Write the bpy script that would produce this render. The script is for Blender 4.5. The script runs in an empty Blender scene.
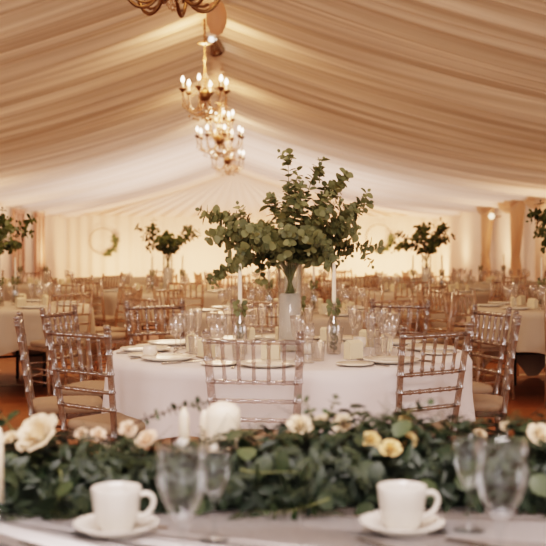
import bpy, math, random
from mathutils import Vector, Matrix, Euler
random.seed(7)
PI = math.pi
COL = bpy.context.scene.collection
sc = bpy.context.scene
H = 1.28; F = 1085.0; VX = 250.0; HY = 250.0
def at(px, Y, y=None, z=None):
    """world point seen at pixel (px, y) at depth Y (layout arithmetic only)"""
    X = (px - VX) / F * Y
    if z is None: z = H - (y - HY) * Y / F
    return Vector((X, Y, z))

# ------------------------------------------------------------------ materials
def newmat(name):
    m = bpy.data.materials.new(name); m.use_nodes = True
    nt = m.node_tree; nt.nodes.clear()
    out = nt.nodes.new('ShaderNodeOutputMaterial')
    return m, nt, out
def principled(name, col, rough=0.6, metal=0.0, var=0.0, nscale=8.0, island=False, bump=0.0, bscale=60.0,
               trans=0.0, emis=None, estr=0.0, spec=0.5, col2=None, sss=0.0):
    m, nt, out = newmat(name)
    b = nt.nodes.new('ShaderNodeBsdfPrincipled')
    b.inputs['Roughness'].default_value = rough; b.inputs['Metallic'].default_value = metal
    b.inputs['Specular IOR Level'].default_value = spec
    b.inputs['Subsurface Weight'].default_value = sss
    b.inputs['Subsurface Radius'].default_value = (.02, .012, .008)
    c2 = col2 or tuple(max(0, c * (1 - var)) for c in col)
    ramp = nt.nodes.new('ShaderNodeMix'); ramp.data_type = 'RGBA'
    ramp.inputs[6].default_value = (*col, 1); ramp.inputs[7].default_value = (*c2, 1)
    if island:
        g = nt.nodes.new('ShaderNodeNewGeometry'); nt.links.new(g.outputs['Random Per Island'], ramp.inputs[0])
    else:
        tc = nt.nodes.new('ShaderNodeTexCoord')
        n = nt.nodes.new('ShaderNodeTexNoise'); n.inputs['Scale'].default_value = nscale
        nt.links.new(tc.outputs['Object'], n.inputs['Vector']); nt.links.new(n.outputs[0], ramp.inputs[0])
    nt.links.new(ramp.outputs[2], b.inputs['Base Color'])
    if bump:
        tc = nt.nodes.new('ShaderNodeTexCoord')
        n = nt.nodes.new('ShaderNodeTexNoise'); n.inputs['Scale'].default_value = bscale
        bm = nt.nodes.new('ShaderNodeBump'); bm.inputs['Strength'].default_value = bump; bm.inputs['Distance'].default_value = .01
        nt.links.new(tc.outputs['Object'], n.inputs['Vector']); nt.links.new(n.outputs[0], bm.inputs['Height'])
        nt.links.new(bm.outputs[0], b.inputs['Normal'])
    if emis:
        b.inputs['Emission Color'].default_value = (*emis, 1); b.inputs['Emission Strength'].default_value = estr
    sh = b.outputs[0]
    if trans:
        t = nt.nodes.new('ShaderNodeBsdfTranslucent'); nt.links.new(ramp.outputs[2], t.inputs[0])
        mx = nt.nodes.new('ShaderNodeMixShader'); mx.inputs[0].default_value = trans
        nt.links.new(sh, mx.inputs[1]); nt.links.new(t.outputs[0], mx.inputs[2]); sh = mx.outputs[0]
    nt.links.new(sh, out.inputs[0])
    return m
def thin_glass(name, tint=(1, 1, 1), base=0.06, rough=0.03, diff=0.0, dcol=(.8, .8, .8), edge=0.8, bump=0.0, bscale=60):
    """thin clear shell: see-through face-on, reflective toward its edges"""
    m, nt, out = newmat(name)
    tr = nt.nodes.new('ShaderNodeBsdfTransparent'); tr.inputs[0].default_value = (*tint, 1)
    gl = nt.nodes.new('ShaderNodeBsdfGlossy'); gl.inputs['Roughness'].default_value = rough
    lw = nt.nodes.new('ShaderNodeLayerWeight'); lw.inputs['Blend'].default_value = 0.5
    mr = nt.nodes.new('ShaderNodeMapRange'); mr.inputs['To Min'].default_value = base; mr.inputs['To Max'].default_value = edge
    pw = nt.nodes.new('ShaderNodeMath'); pw.operation = 'POWER'; pw.inputs[1].default_value = 2.9
    nt.links.new(lw.outputs['Facing'], pw.inputs[0]); nt.links.new(pw.outputs[0], mr.inputs['Value'])
    mx = nt.nodes.new('ShaderNodeMixShader')
    nt.links.new(mr.outputs[0], mx.inputs[0]); nt.links.new(tr.outputs[0], mx.inputs[1]); nt.links.new(gl.outputs[0], mx.inputs[2])
    sh = mx.outputs[0]
    if diff:
        d = nt.nodes.new('ShaderNodeBsdfDiffuse'); d.inputs[0].default_value = (*dcol, 1)
        tl = nt.nodes.new('ShaderNodeBsdfTranslucent'); tl.inputs[0].default_value = (*dcol, 1)
        dm = nt.nodes.new('ShaderNodeMixShader'); dm.inputs[0].default_value = .45
        nt.links.new(d.outputs[0], dm.inputs[1]); nt.links.new(tl.outputs[0], dm.inputs[2])
        m2 = nt.nodes.new('ShaderNodeMixShader'); m2.inputs[0].default_value = diff
        nt.links.new(sh, m2.inputs[1]); nt.links.new(dm.outputs[0], m2.inputs[2]); sh = m2.outputs[0]
    if bump:
        tc = nt.nodes.new('ShaderNodeTexCoord')
        n = nt.nodes.new('ShaderNodeTexVoronoi'); n.inputs['Scale'].default_value = bscale
        bm = nt.nodes.new('ShaderNodeBump'); bm.inputs['Strength'].default_value = bump; bm.inputs['Distance'].default_value = .01
        nt.links.new(tc.outputs['Object'], n.inputs['Vector']); nt.links.new(n.outputs[0], bm.inputs['Height'])
        nt.links.new(bm.outputs[0], gl.inputs['Normal']); nt.links.new(bm.outputs[0], lw.inputs['Normal'])
    nt.links.new(sh, out.inputs[0])
    return m
def emitter(name, col, s):
    m, nt, out = newmat(name)
    e = nt.nodes.new('ShaderNodeEmission'); e.inputs[0].default_value = (*col, 1); e.inputs[1].default_value = s
    nt.links.new(e.outputs[0], out.inputs[0]); return m
def floor_mat():
    m, nt, out = newmat('floor_wood')
    tc = nt.nodes.new('ShaderNodeTexCoord')
    br = nt.nodes.new('ShaderNodeTexBrick')
    br.inputs['Color1'].default_value = (.36, .15, .062, 1); br.inputs['Color2'].default_value = (.29, .115, .045, 1)
    br.inputs['Mortar'].default_value = (.16, .06, .025, 1)
    br.inputs['Scale'].default_value = 1.0; br.inputs['Mortar Size'].default_value = .004
    br.inputs['Brick Width'].default_value = 1.2; br.inputs['Row Height'].default_value = .09
    nt.links.new(tc.outputs['Object'], br.inputs['Vector'])
    no = nt.nodes.new('ShaderNodeTexNoise'); no.inputs['Scale'].default_value = 1.3
    nt.links.new(tc.outputs['Object'], no.inputs['Vector'])
    mx = nt.nodes.new('ShaderNodeMix'); mx.data_type = 'RGBA'; mx.blend_type = 'MULTIPLY'; mx.inputs[0].default_value = .5
    nt.links.new(br.outputs[0], mx.inputs[6]); nt.links.new(no.outputs[1], mx.inputs[7])
    hs = nt.nodes.new('ShaderNodeMix'); hs.data_type = 'RGBA'; hs.inputs[0].default_value = .35
    nt.links.new(br.outputs[0], hs.inputs[6]); nt.links.new(mx.outputs[2], hs.inputs[7])
    b = nt.nodes.new('ShaderNodeBsdfPrincipled'); b.inputs['Roughness'].default_value = .38
    nt.links.new(hs.outputs[2], b.inputs['Base Color'])
    nt.links.new(b.outputs[0], out.inputs[0]); return m

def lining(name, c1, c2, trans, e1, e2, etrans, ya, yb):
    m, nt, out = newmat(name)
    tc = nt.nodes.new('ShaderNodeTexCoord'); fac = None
    for sc_, vec, lo, hi in ((1.0, (.10, 5.0, .1), .38, .66), (1.0, (.22, 14.0, .2), .40, .66)):  # dark streaks in the colour stand in for pleat shading
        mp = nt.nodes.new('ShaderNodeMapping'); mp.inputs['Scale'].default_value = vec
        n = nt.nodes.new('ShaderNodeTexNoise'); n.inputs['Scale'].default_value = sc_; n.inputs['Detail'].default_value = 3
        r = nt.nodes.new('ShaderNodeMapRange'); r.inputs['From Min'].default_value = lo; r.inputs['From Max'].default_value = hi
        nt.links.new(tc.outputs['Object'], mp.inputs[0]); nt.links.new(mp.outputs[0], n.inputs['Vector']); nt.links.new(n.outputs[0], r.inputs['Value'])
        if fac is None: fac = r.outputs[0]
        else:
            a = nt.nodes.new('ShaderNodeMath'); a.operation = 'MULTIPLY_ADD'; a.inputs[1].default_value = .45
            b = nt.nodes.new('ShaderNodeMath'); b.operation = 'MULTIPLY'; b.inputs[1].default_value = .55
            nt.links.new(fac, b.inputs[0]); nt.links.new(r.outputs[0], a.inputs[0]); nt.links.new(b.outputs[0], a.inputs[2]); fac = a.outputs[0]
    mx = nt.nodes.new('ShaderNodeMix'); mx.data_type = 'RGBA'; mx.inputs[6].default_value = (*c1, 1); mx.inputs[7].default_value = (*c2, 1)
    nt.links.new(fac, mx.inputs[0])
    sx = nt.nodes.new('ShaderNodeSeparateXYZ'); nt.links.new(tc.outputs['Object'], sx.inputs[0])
    gr = nt.nodes.new('ShaderNodeMapRange'); gr.inputs['From Min'].default_value = ya; gr.inputs['From Max'].default_value = yb; gr.interpolation_type = 'SMOOTHSTEP'  # far lining turns paler and more translucent, its daylight put into the colour
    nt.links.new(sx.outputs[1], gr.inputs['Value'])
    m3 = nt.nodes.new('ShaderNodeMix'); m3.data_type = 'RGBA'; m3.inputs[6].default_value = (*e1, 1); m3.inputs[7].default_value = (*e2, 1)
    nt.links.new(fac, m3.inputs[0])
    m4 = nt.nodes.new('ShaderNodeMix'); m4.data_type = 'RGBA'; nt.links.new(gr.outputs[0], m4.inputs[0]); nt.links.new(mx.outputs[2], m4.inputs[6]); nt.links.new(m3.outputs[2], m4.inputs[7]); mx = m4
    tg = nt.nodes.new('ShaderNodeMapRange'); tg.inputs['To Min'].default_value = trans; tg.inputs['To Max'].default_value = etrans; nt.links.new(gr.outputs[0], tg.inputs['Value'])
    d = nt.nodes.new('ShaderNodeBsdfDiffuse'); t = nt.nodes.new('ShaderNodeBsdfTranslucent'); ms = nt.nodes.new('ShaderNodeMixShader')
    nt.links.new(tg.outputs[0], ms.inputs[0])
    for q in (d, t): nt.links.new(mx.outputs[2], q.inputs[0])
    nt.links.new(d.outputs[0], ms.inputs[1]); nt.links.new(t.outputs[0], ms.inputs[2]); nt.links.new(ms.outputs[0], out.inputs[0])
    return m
M = dict(
    floor=floor_mat(),
    line=principled('pale_paint', (.75, .6, .45), .5, var=.1),
    ceil_near=lining('painted_glow_lining', (.48, .34, .23), (.86, .69, .53), .20, (.78, .64, .53), (.94, .83, .75), .45, 19.5, 27.5),
    ridge=principled('ridge_tape', (.62, .42, .28), .8, var=.1),
    wall=principled('peach_lining', (.84, .68, .54), .85, trans=.2, var=.05, nscale=.8),
    amber=principled('amber_curtain', (.80, .57, .38), .85, trans=.35, var=.15, nscale=2),
    frame=principled('window_frame', (.60, .36, .26), .6, var=.1),
    pane=principled('window_blind', (.80, .60, .48), .6, var=.05, trans=.3),
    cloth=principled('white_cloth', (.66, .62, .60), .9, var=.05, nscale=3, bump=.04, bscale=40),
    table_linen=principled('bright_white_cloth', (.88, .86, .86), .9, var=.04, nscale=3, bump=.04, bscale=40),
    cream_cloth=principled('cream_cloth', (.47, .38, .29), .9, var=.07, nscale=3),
    chair=thin_glass('limewash_resin', (.74, .63, .55), base=.26, rough=.11, diff=.32, dcol=(.26, .19, .15), edge=.95),
    chair_clear=thin_glass('clear_resin', (.84, .79, .77), base=.14, rough=.05, diff=.12, dcol=(.34, .29, .28), edge=.95),
    chair_far=thin_glass('limewash_hazed', (.88, .75, .64), base=.2, rough=.2, diff=.38, dcol=(.56, .40, .28), edge=.9),  # paler copy of the chair resin, haze and caught light put into colour
    cushion=principled('beige_cushion', (.30, .205, .135), .9, var=.12, nscale=6),
    steel=principled('steel', (.42, .38, .34), .25, metal=1.0, var=.1),
    darkmetal=principled('dark_table_metal', (.09, .06, .045), .5, metal=.3, var=.2),
    board=principled('table_board', (.32, .2, .12), .6, var=.3),
    china=principled('white_china', (.62, .58, .52), .2, var=.03, spec=.6),
    ivory=principled('ivory_china', (.70, .63, .53), .2, var=.03, spec=.6),
    card=principled('cream_card', (.68, .57, .40), .8, var=.06, nscale=20),
    glass=thin_glass('clear_glass', (.97, .98, .98), base=.025, rough=.015, edge=.9),
    glass_far=thin_glass('table_glass', (.96, .93, .9), base=.14, rough=.05, diff=.05, edge=.9),
    crackle=thin_glass('crackle_glass', (.97, .95, .93), base=.12, rough=.1, diff=.5, dcol=(1, .96, .9), edge=.7, bump=.8, bscale=60),
    water=thin_glass('water', (.93, .94, .9), base=.05, rough=.02, edge=.4),
    wax=principled('ivory_wax', (.82, .70, .55), .5, var=.03, sss=.2),
    wick=principled('wick', (.05, .04, .03), .9),
    euc=principled('eucalyptus_leaf', (.27, .28, .14), .55, island=True, col2=(.085, .10, .045), trans=.3),
    euc_far=principled('eucalyptus_leaf_far', (.15, .18, .06), .6, island=True, col2=(.04, .06, .02), trans=.25),
    stem=principled('green_stem', (.16, .17, .06), .6, var=.3),
    brownstem=principled('brown_stem', (.12, .06, .04), .6, var=.3),
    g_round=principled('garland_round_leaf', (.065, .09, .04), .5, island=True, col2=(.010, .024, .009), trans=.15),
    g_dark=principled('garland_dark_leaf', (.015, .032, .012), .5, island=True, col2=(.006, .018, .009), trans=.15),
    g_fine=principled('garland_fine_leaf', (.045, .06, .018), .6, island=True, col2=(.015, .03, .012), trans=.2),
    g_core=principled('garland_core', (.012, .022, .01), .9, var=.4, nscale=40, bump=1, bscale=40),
    rose=principled('cream_rose', (.90, .80, .66), .7, var=.1, nscale=30, col2=(.86, .66, .44), trans=.3),
    peach=principled('peach_rose', (.88, .62, .46), .7, nscale=30, col2=(.90, .74, .58), trans=.3),
    yellow=principled('yellow_rose', (.78, .52, .22), .7, nscale=30, col2=(.84, .68, .40), trans=.3),
    brass=principled('antique_brass', (.26, .15, .07), .35, metal=.9, var=.3),
    crystal=thin_glass('crystal', (.98, .86, .72), base=.25, rough=.1, diff=.4, dcol=(.80, .56, .36), edge=.95),
    amber_glass=thin_glass('amber_glass', (.96, .84, .70), base=.28, rough=.1, diff=.3, dcol=(.60, .38, .22), edge=.95),
    bulb=emitter('bulb', (1.0, .84, .66), 8.0),
    spot=emitter('spot_lens', (.86, .97, 1.0), 6.0),
    globe=emitter('wall_globe', (1.0, .80, .55), 1.8),
    balloon=principled('peach_paper', (.85, .62, .45), .8, var=.05, trans=.4),
)

# ------------------------------------------------------------------ mesh building
class MB:
    def __init__(s): s.v = []; s.f = []
    def add(s, vs, fs):
        o = len(s.v); s.v += [tuple(v) for v in vs]; s.f += [tuple(i + o for i in f) for f in fs]
    def ring_tube(s, pts, rads, n=8, cap=True):
        pts = [Vector(p) for p in pts]; base = len(s.v); m = len(pts)
        up = None
        for i, p in enumerate(pts):
            d = (pts[min(i + 1, m - 1)] - pts[max(i - 1, 0)])
            d = d.normalized() if d.length > 1e-9 else Vector((0, 0, 1))
            if up is None:
                up = Vector((1, 0, 0)) if abs(d.x) < .9 else Vector((0, 1, 0))
            a = (up - d * up.dot(d)).normalized(); b = d.cross(a); up = a
            r = rads[i] if isinstance(rads, (list, tuple)) else rads
            for k in range(n):
                t = 2 * PI * k / n
                s.v.append(tuple(p + a * (math.cos(t) * r) + b * (math.sin(t) * r)))
        for i in range(m - 1):
            for k in range(n):
                k2 = (k + 1) % n
                s.f.append((base + i * n + k, base + i * n + k2, base + (i + 1) * n + k2, base + (i + 1) * n + k))
        if cap:
            s.f.append(tuple(base + k for k in reversed(range(n))))
            s.f.append(tuple(base + (m - 1) * n + k for k in range(n)))
    def lathe(s, prof, n=20, c=(0, 0, 0)):
        base = len(s.v); m = len(prof)
        for r, z in prof:
            for k in range(n):
                t = 2 * PI * k / n
                s.v.append((c[0] + r * math.cos(t), c[1] + r * math.sin(t), c[2] + z))
        for i in range(m - 1):
            for k in range(n):
                k2 = (k + 1) % n
                s.f.append((base + i * n + k, base + i * n + k2, base + (i + 1) * n + k2, base + (i + 1) * n + k))
    def box(s, c, d, mat=None, taper=1.0):
        x, y, z = (q / 2 for q in d); vs = []
        for sx, sy, sz in ((-1,-1,-1),(1,-1,-1),(1,1,-1),(-1,1,-1),(-1,-1,1),(1,-1,1),(1,1,1),(-1,1,1)):
            k = taper if sz > 0 else 1
            v = Vector((sx * x * k, sy * y * k, sz * z))
            if mat is not None: v = mat @ v
            vs.append(v + Vector(c))
        s.add(vs, [(0,3,2,1),(4,5,6,7),(0,1,5,4),(1,2,6,5),(2,3,7,6),(3,0,4,7)])
    def leaf(s, p, d, n, L, W, fold=.25, round_=False):
        d = d.normalized(); sd = d.cross(n)
        if sd.length < 1e-4: sd = d.orthogonal()
        sd.normalize(); n = sd.cross(d).normalized()
        prof = ((0, .12), (.18, .72), (.45, 1.0), (.75, .85), (1, .25)) if round_ else ((0, .05), (.25, .75), (.5, 1), (.78, .6), (1, .03))
        vs = []
        for t, w in prof:
            c = p + d * (L * t) - n * (L * .18 * t * t)
            vs += [c - sd * (W * w / 2) + n * (W * w * fold * .5), c, c + sd * (W * w / 2) + n * (W * w * fold * .5)]
        fs = []
        for i in range(4):
            a = i * 3
            fs += [(a, a + 1, a + 4, a + 3), (a + 1, a + 2, a + 5, a + 4)]
        s.add(vs, fs)
    def mesh(s, name, mat, smooth=True):
        me = bpy.data.meshes.new(name); me.from_pydata(s.v, [], s.f); me.materials.append(mat)
        if smooth:
            me.polygons.foreach_set('use_smooth', [True] * len(me.polygons))
        me.update(); return me
    def build(s, name, mat, parent=None, smooth=True, loc=(0, 0, 0)):
        o = bpy.data.objects.new(name, s.mesh(name, mat, smooth)); COL.objects.link(o)
        o.location = loc
        if parent: o.parent = parent
        return o

def tag(o, label, cat, group=None, kind=None):
    o['label'] = label; o['category'] = cat
    if group: o['group'] = group
    if kind: o['kind'] = kind
    return o
def struct(o): o['kind'] = 'structure'; return o
def empty(name, loc=(0, 0, 0), rz=0, label=None, cat=None, group=None):
    o = bpy.data.objects.new(name, None); COL.objects.link(o); o.location = loc; o.rotation_euler = (0, 0, rz)
    o.empty_display_size = .05
    if label: tag(o, label, cat, group)
    return o
def part(name, me, parent, loc=(0, 0, 0), rot=None):
    o = bpy.data.objects.new(name, me); COL.objects.link(o); o.parent = parent; o.location = loc
    if rot: o.rotation_euler = rot
    return o
def copy_tree(o, loc=None, rz=None, label=None, group=None, parent=None, scale=None):
    c = o.copy(); COL.objects.link(c); c.parent = parent
    for ch in list(o.children): copy_tree(ch, parent=c)
    if loc is not None: c.location = loc
    if rz is not None: c.rotation_euler = (0, 0, rz)
    if scale is not None: c.scale = (scale,) * 3
    if label: c['label'] = label
    if group: c['group'] = group
    elif label and 'group' in c: del c['group']
    return c

class Proto:
    """first use hands out the original, later uses copies"""
    def __init__(s, maker): s.maker = maker; s.first = None
    def put(s, loc, rz, label, group=None, scale=None):
        if s.first is None:
            s.first = s.maker(); o = s.first
            o.location = loc; o.rotation_euler = (0, 0, rz)
            if scale: o.scale = (scale,) * 3
            o['label'] = label
            if group: o['group'] = group
            return o
        return copy_tree(s.first, loc, rz, label, group, scale=scale)

# ------------------------------------------------------------------ setting
YB = 41.0; XL = -7.0; XR = 7.2; XRG = -.55; ZR = 4.4; ZE = 2.68; YF = -2.5; YS = 25.0
mb = MB(); mb.add([(XL - 1, YF, 0), (XR + 1, YF, 0), (XR + 1, YB + 1, 0), (XL - 1, YB + 1, 0)], [(0, 1, 2, 3)])
struct(mb.build('floor', M['floor']))
mb = MB(); a = Vector((-6.9, 9.55, .004)); b = Vector((7.1, 11.6, .004))
for q in (a, b): pass
mb.add([a, b, b + Vector((0, .12, 0)), a + Vector((0, .12, 0))], [(0, 1, 2, 3)])
struct(mb.build('trim_1', M['line']))

# pleat profile along Y, several random wavelengths
prng = random.Random(3)
cuts = []; y = YF
while y < YB + 1:
    w = prng.choice((.16, .24, .32, .44, .6)) * prng.uniform(.8, 1.2); cuts.append((y, w, prng.uniform(.4, 1.0))); y += w
def pleat(yv, cache={}):
    k = round(yv, 4)
    if k in cache: return cache[k]
    lo = 0
    for (y0, w, a_) in cuts:
        if y0 <= yv < y0 + w:
            t = (yv - y0) / w
            lo = a_ * (math.sin(PI * t ** 1.6)) ** .8 * min(1.6, w / .25); break
    cache[k] = lo; return lo
def zc(X):
    t = abs(X - XRG); hw = (XRG - XL) if X < XRG else (XR - XRG)
    bq = (ZE - ZR + .37 * hw) / hw ** 2
    return ZR - .37 * t + bq * t * t
def ceiling(name, y0, y1, side, mat):
    mb = MB(); ny = int((y1 - y0) / .035); nu = 22
    xe = XL if side < 0 else XR
    for j in range(ny + 1):
        yv = y0 + (y1 - y0) * j / ny
        for i in range(nu + 1):
            u = i / nu; X = XRG + (xe - XRG) * u
            wob = .12 * math.sin(u * 2.4 + yv * .7) * u
            amp = .11 + .05 * u
            z = zc(X) - amp * pleat(min(max(yv + wob, YF + .01), YB)) - .05 * math.sin(yv * 1.26) ** 2 * math.sin(PI * u)
            mb.v.append((X, yv, z))
    for j in range(ny):
        for i in range(nu):
            q = j * (nu + 1) + i; mb.f.append((q, q + 1, q + nu + 2, q + nu + 1))
    return struct(mb.build(name, mat))
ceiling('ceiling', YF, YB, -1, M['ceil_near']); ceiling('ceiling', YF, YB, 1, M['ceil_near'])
# ridge tape
mb = MB(); mb.box((XRG, (YF + YB) / 2, ZR - .07), (.22, YB - YF, .05)); struct(mb.build('trim_2', M['ridge'], smooth=False))

def wall_strip(name, p0, p1, z1, mat, amp=.05, wl=.22):
    p0, p1 = Vector(p0), Vector(p1); L = (p1 - p0).length; d = (p1 - p0) / L; n = Vector((-d.y, d.x))
    N = int(L / .045); mb = MB(); rows = (0, .5, 1.4, 2.2, z1)
    for z in rows:
        for i in range(N + 1):
            s_ = L * i / N
            w = math.sin(2 * PI * s_ / wl + 1.3 * math.sin(s_ * 1.7)) * (.6 + .4 * math.sin(s_ * .9)) * amp
            p = p0 + d * s_ + n * w
            mb.v.append((p.x, p.y, z))
    for r in range(len(rows) - 1):
        for i in range(N):
            q = r * (N + 1) + i; mb.f.append((q, q + 1, q + N + 2, q + N + 1))
    return struct(mb.build(name, mat))
wall_strip('wall_left', (XL, YF), (XL, YB), ZE + .05, M['wall'], .03, .4)
wall_strip('wall_right', (XR, YF), (XR, YB), ZE + .05, M['wall'], .03, .4)
wall_strip('wall_back', (XL - .05, YB), (XR + .05, YB), ZE + .05, M['wall'], .05, .45)
# gable sunburst, pleats fanning out of the ridge end
mb = MB(); N = 260; ap = Vector((XRG, YB - .25, ZR - .12))
for i in range(N + 1):
    X = XL + (XR - XL) * i / N; zb = ZE - .08 - .10 * math.sin(PI * (i / N)) 
    fold = .10 * abs(math.sin(i / N * PI * 24))
    for k in range(7):
        t = k / 6; p = ap.lerp(Vector((X, YB - .25, zb)), t)
        mb.v.append((p.x, p.y - fold * (.25 + .75 * t), p.z))
for i in range(N):
    for k in range(6):
        q = i * 7 + k; mb.f.append((q, q + 1, q + 8, q + 7))
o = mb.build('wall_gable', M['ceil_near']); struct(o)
# eave cords
for nm, X in (('trim_3', XL + .05), ('trim_4', XR - .05)):
    mb = MB(); mb.box((X, (YF + YB) / 2, ZE - .03), (.06, YB - YF, .09)); struct(mb.build(nm, M['ridge'], smooth=False))
# windows in the left wall
for k, Yc in enumerate((32.4, 35.6)):
    mb = MB(); w = 1.3; z0, z1 = .5, 2.42; X = XL + .13
    for yy in (Yc - w / 2, Yc + w / 2): mb.box((X, yy, (z0 + z1) / 2), (.08, .14, z1 - z0))
    for zz in (z0, z1): mb.box((X, Yc, zz), (.08, w + .14, .14))
    mb.box((X, Yc, (z0 + z1) / 2), (.05, .06, z1 - z0))
    fr = struct(mb.build('window_%d' % (k + 1), M['frame'], smooth=False))
    mb = MB(); mb.box((X - .02, Yc, (z0 + z1) / 2), (.02, w, z1 - z0)); mb.build('pane', M['pane'], fr, smooth=False)

# curtains along the right wall
def curtain(Yc, w, mat, label, tie=False, flare=.0):
    mb = MB(); N = 60; rows = [0.02 + (ZE - .06) * i / 14 for i in range(15)]
    for z in rows:
        t = z / ZE; k = 1.0
        if tie: k = .35 + .65 * min(1, abs(t - .42) / .5) ** .8
        for i in range(N + 1):
            u = i / N - .5
            mb.v.append((XR - .22 - .07 * math.sin(u * 2 * PI * 7) - (0.08 * (1 - k)), Yc + u * w * k + flare * t * t, z))
    for r in range(14):
        for i in range(N):
            q = r * (N + 1) + i; mb.f.append((q, q + 1, q + N + 2, q + N + 1))
    o = mb.build('curtain', mat); tag(o, label, 'curtain')
curtain(31.8, 1.3, M['amber'], 'tied amber curtain nearest the back on the right wall', True)
curtain(28.2, 1.2, M['amber'], 'tied amber curtain in the middle of the right wall, beside the glowing lamp', True)
curtain(25.6, 1.3, M['wall'], 'pale straight curtain on the right wall nearest the right edge')
mb = MB(); N = 80
for i in range(N + 1):
    yv = 24.8 + 8.4 * i / N; sg = abs(math.sin((yv - 24.8) / 2.8 * PI))
    for k in range(6):
        t = k / 5; mb.v.append((XR - .26 - .12 * math.sin(t * PI * 3) * sg, yv, ZE - .02 - t * (.10 + .30 * sg)))
for i in range(N):
    for k in range(5):
        q = i * 6 + k; mb.f.append((q, q + 1, q + 7, q + 6))
tag(mb.build('curtain_valance', M['amber']), 'swagged amber valance hanging along the top of the right wall', 'valance')

# ------------------------------------------------------------------ wall lamp, spotlight, paper lantern
e = empty('wall_lamp', (XR - .5, 30.0, 2.22), 0, 'round glowing wall lamp high between the amber curtains', 'lamp')
mb = MB(); mb.ring_tube([(.28, 0, 0), (.1, 0, -.03), (0, 0, 0)], .015); mb.build('arm', M['brass'], e)
mb = MB(); mb.lathe([(.001, -.09), (.06, -.07), (.09, 0), (.06, .07), (.001, .09)], 16); mb.build('shade', M['globe'], e)
p = at(215, 15.5, 46)
e = empty('spotlight', (p.x, p.y, p.z), 0, 'small white spotlight clipped under the tent ridge by the first crystal chandelier', 'spotlight')
mb = MB(); mb.lathe([(.07, .12), (.10, 0), (.12, -.12), (.10, -.13)], 16); o = mb.build('housing', M['steel'], e); o.rotation_euler = (.9, -.4, 0)
mb = MB(); mb.lathe([(.001, -.126), (.11, -.126)], 16); o = mb.build('lens', M['spot'], e); o.rotation_euler = (.9, -.4, 0)
mb = MB(); mb.ring_tube([(0, 0, .05), (0, 0, max(.1, ZR - .1 - p.z))], .012); mb.build('bracket', M['steel'], e)
p = at(217, 13.0, 20)
e = empty('paper_lantern', (p.x, p.y, p.z), 0, 'peach paper lantern hanging beneath the ridge above the chandelier', 'lantern')
mb = MB(); mb.lathe([(.001, -.20), (.07, -.17), (.12, -.05), (.12, .06), (.08, .18), (.001, .22)], 18); mb.build('shade', M['balloon'], e)
mb = MB(); mb.ring_tube([(0, 0, .2), (0, 0, max(.3, ZR - .1 - p.z))], .005); mb.build('cord', M['stem'], e)

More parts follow.
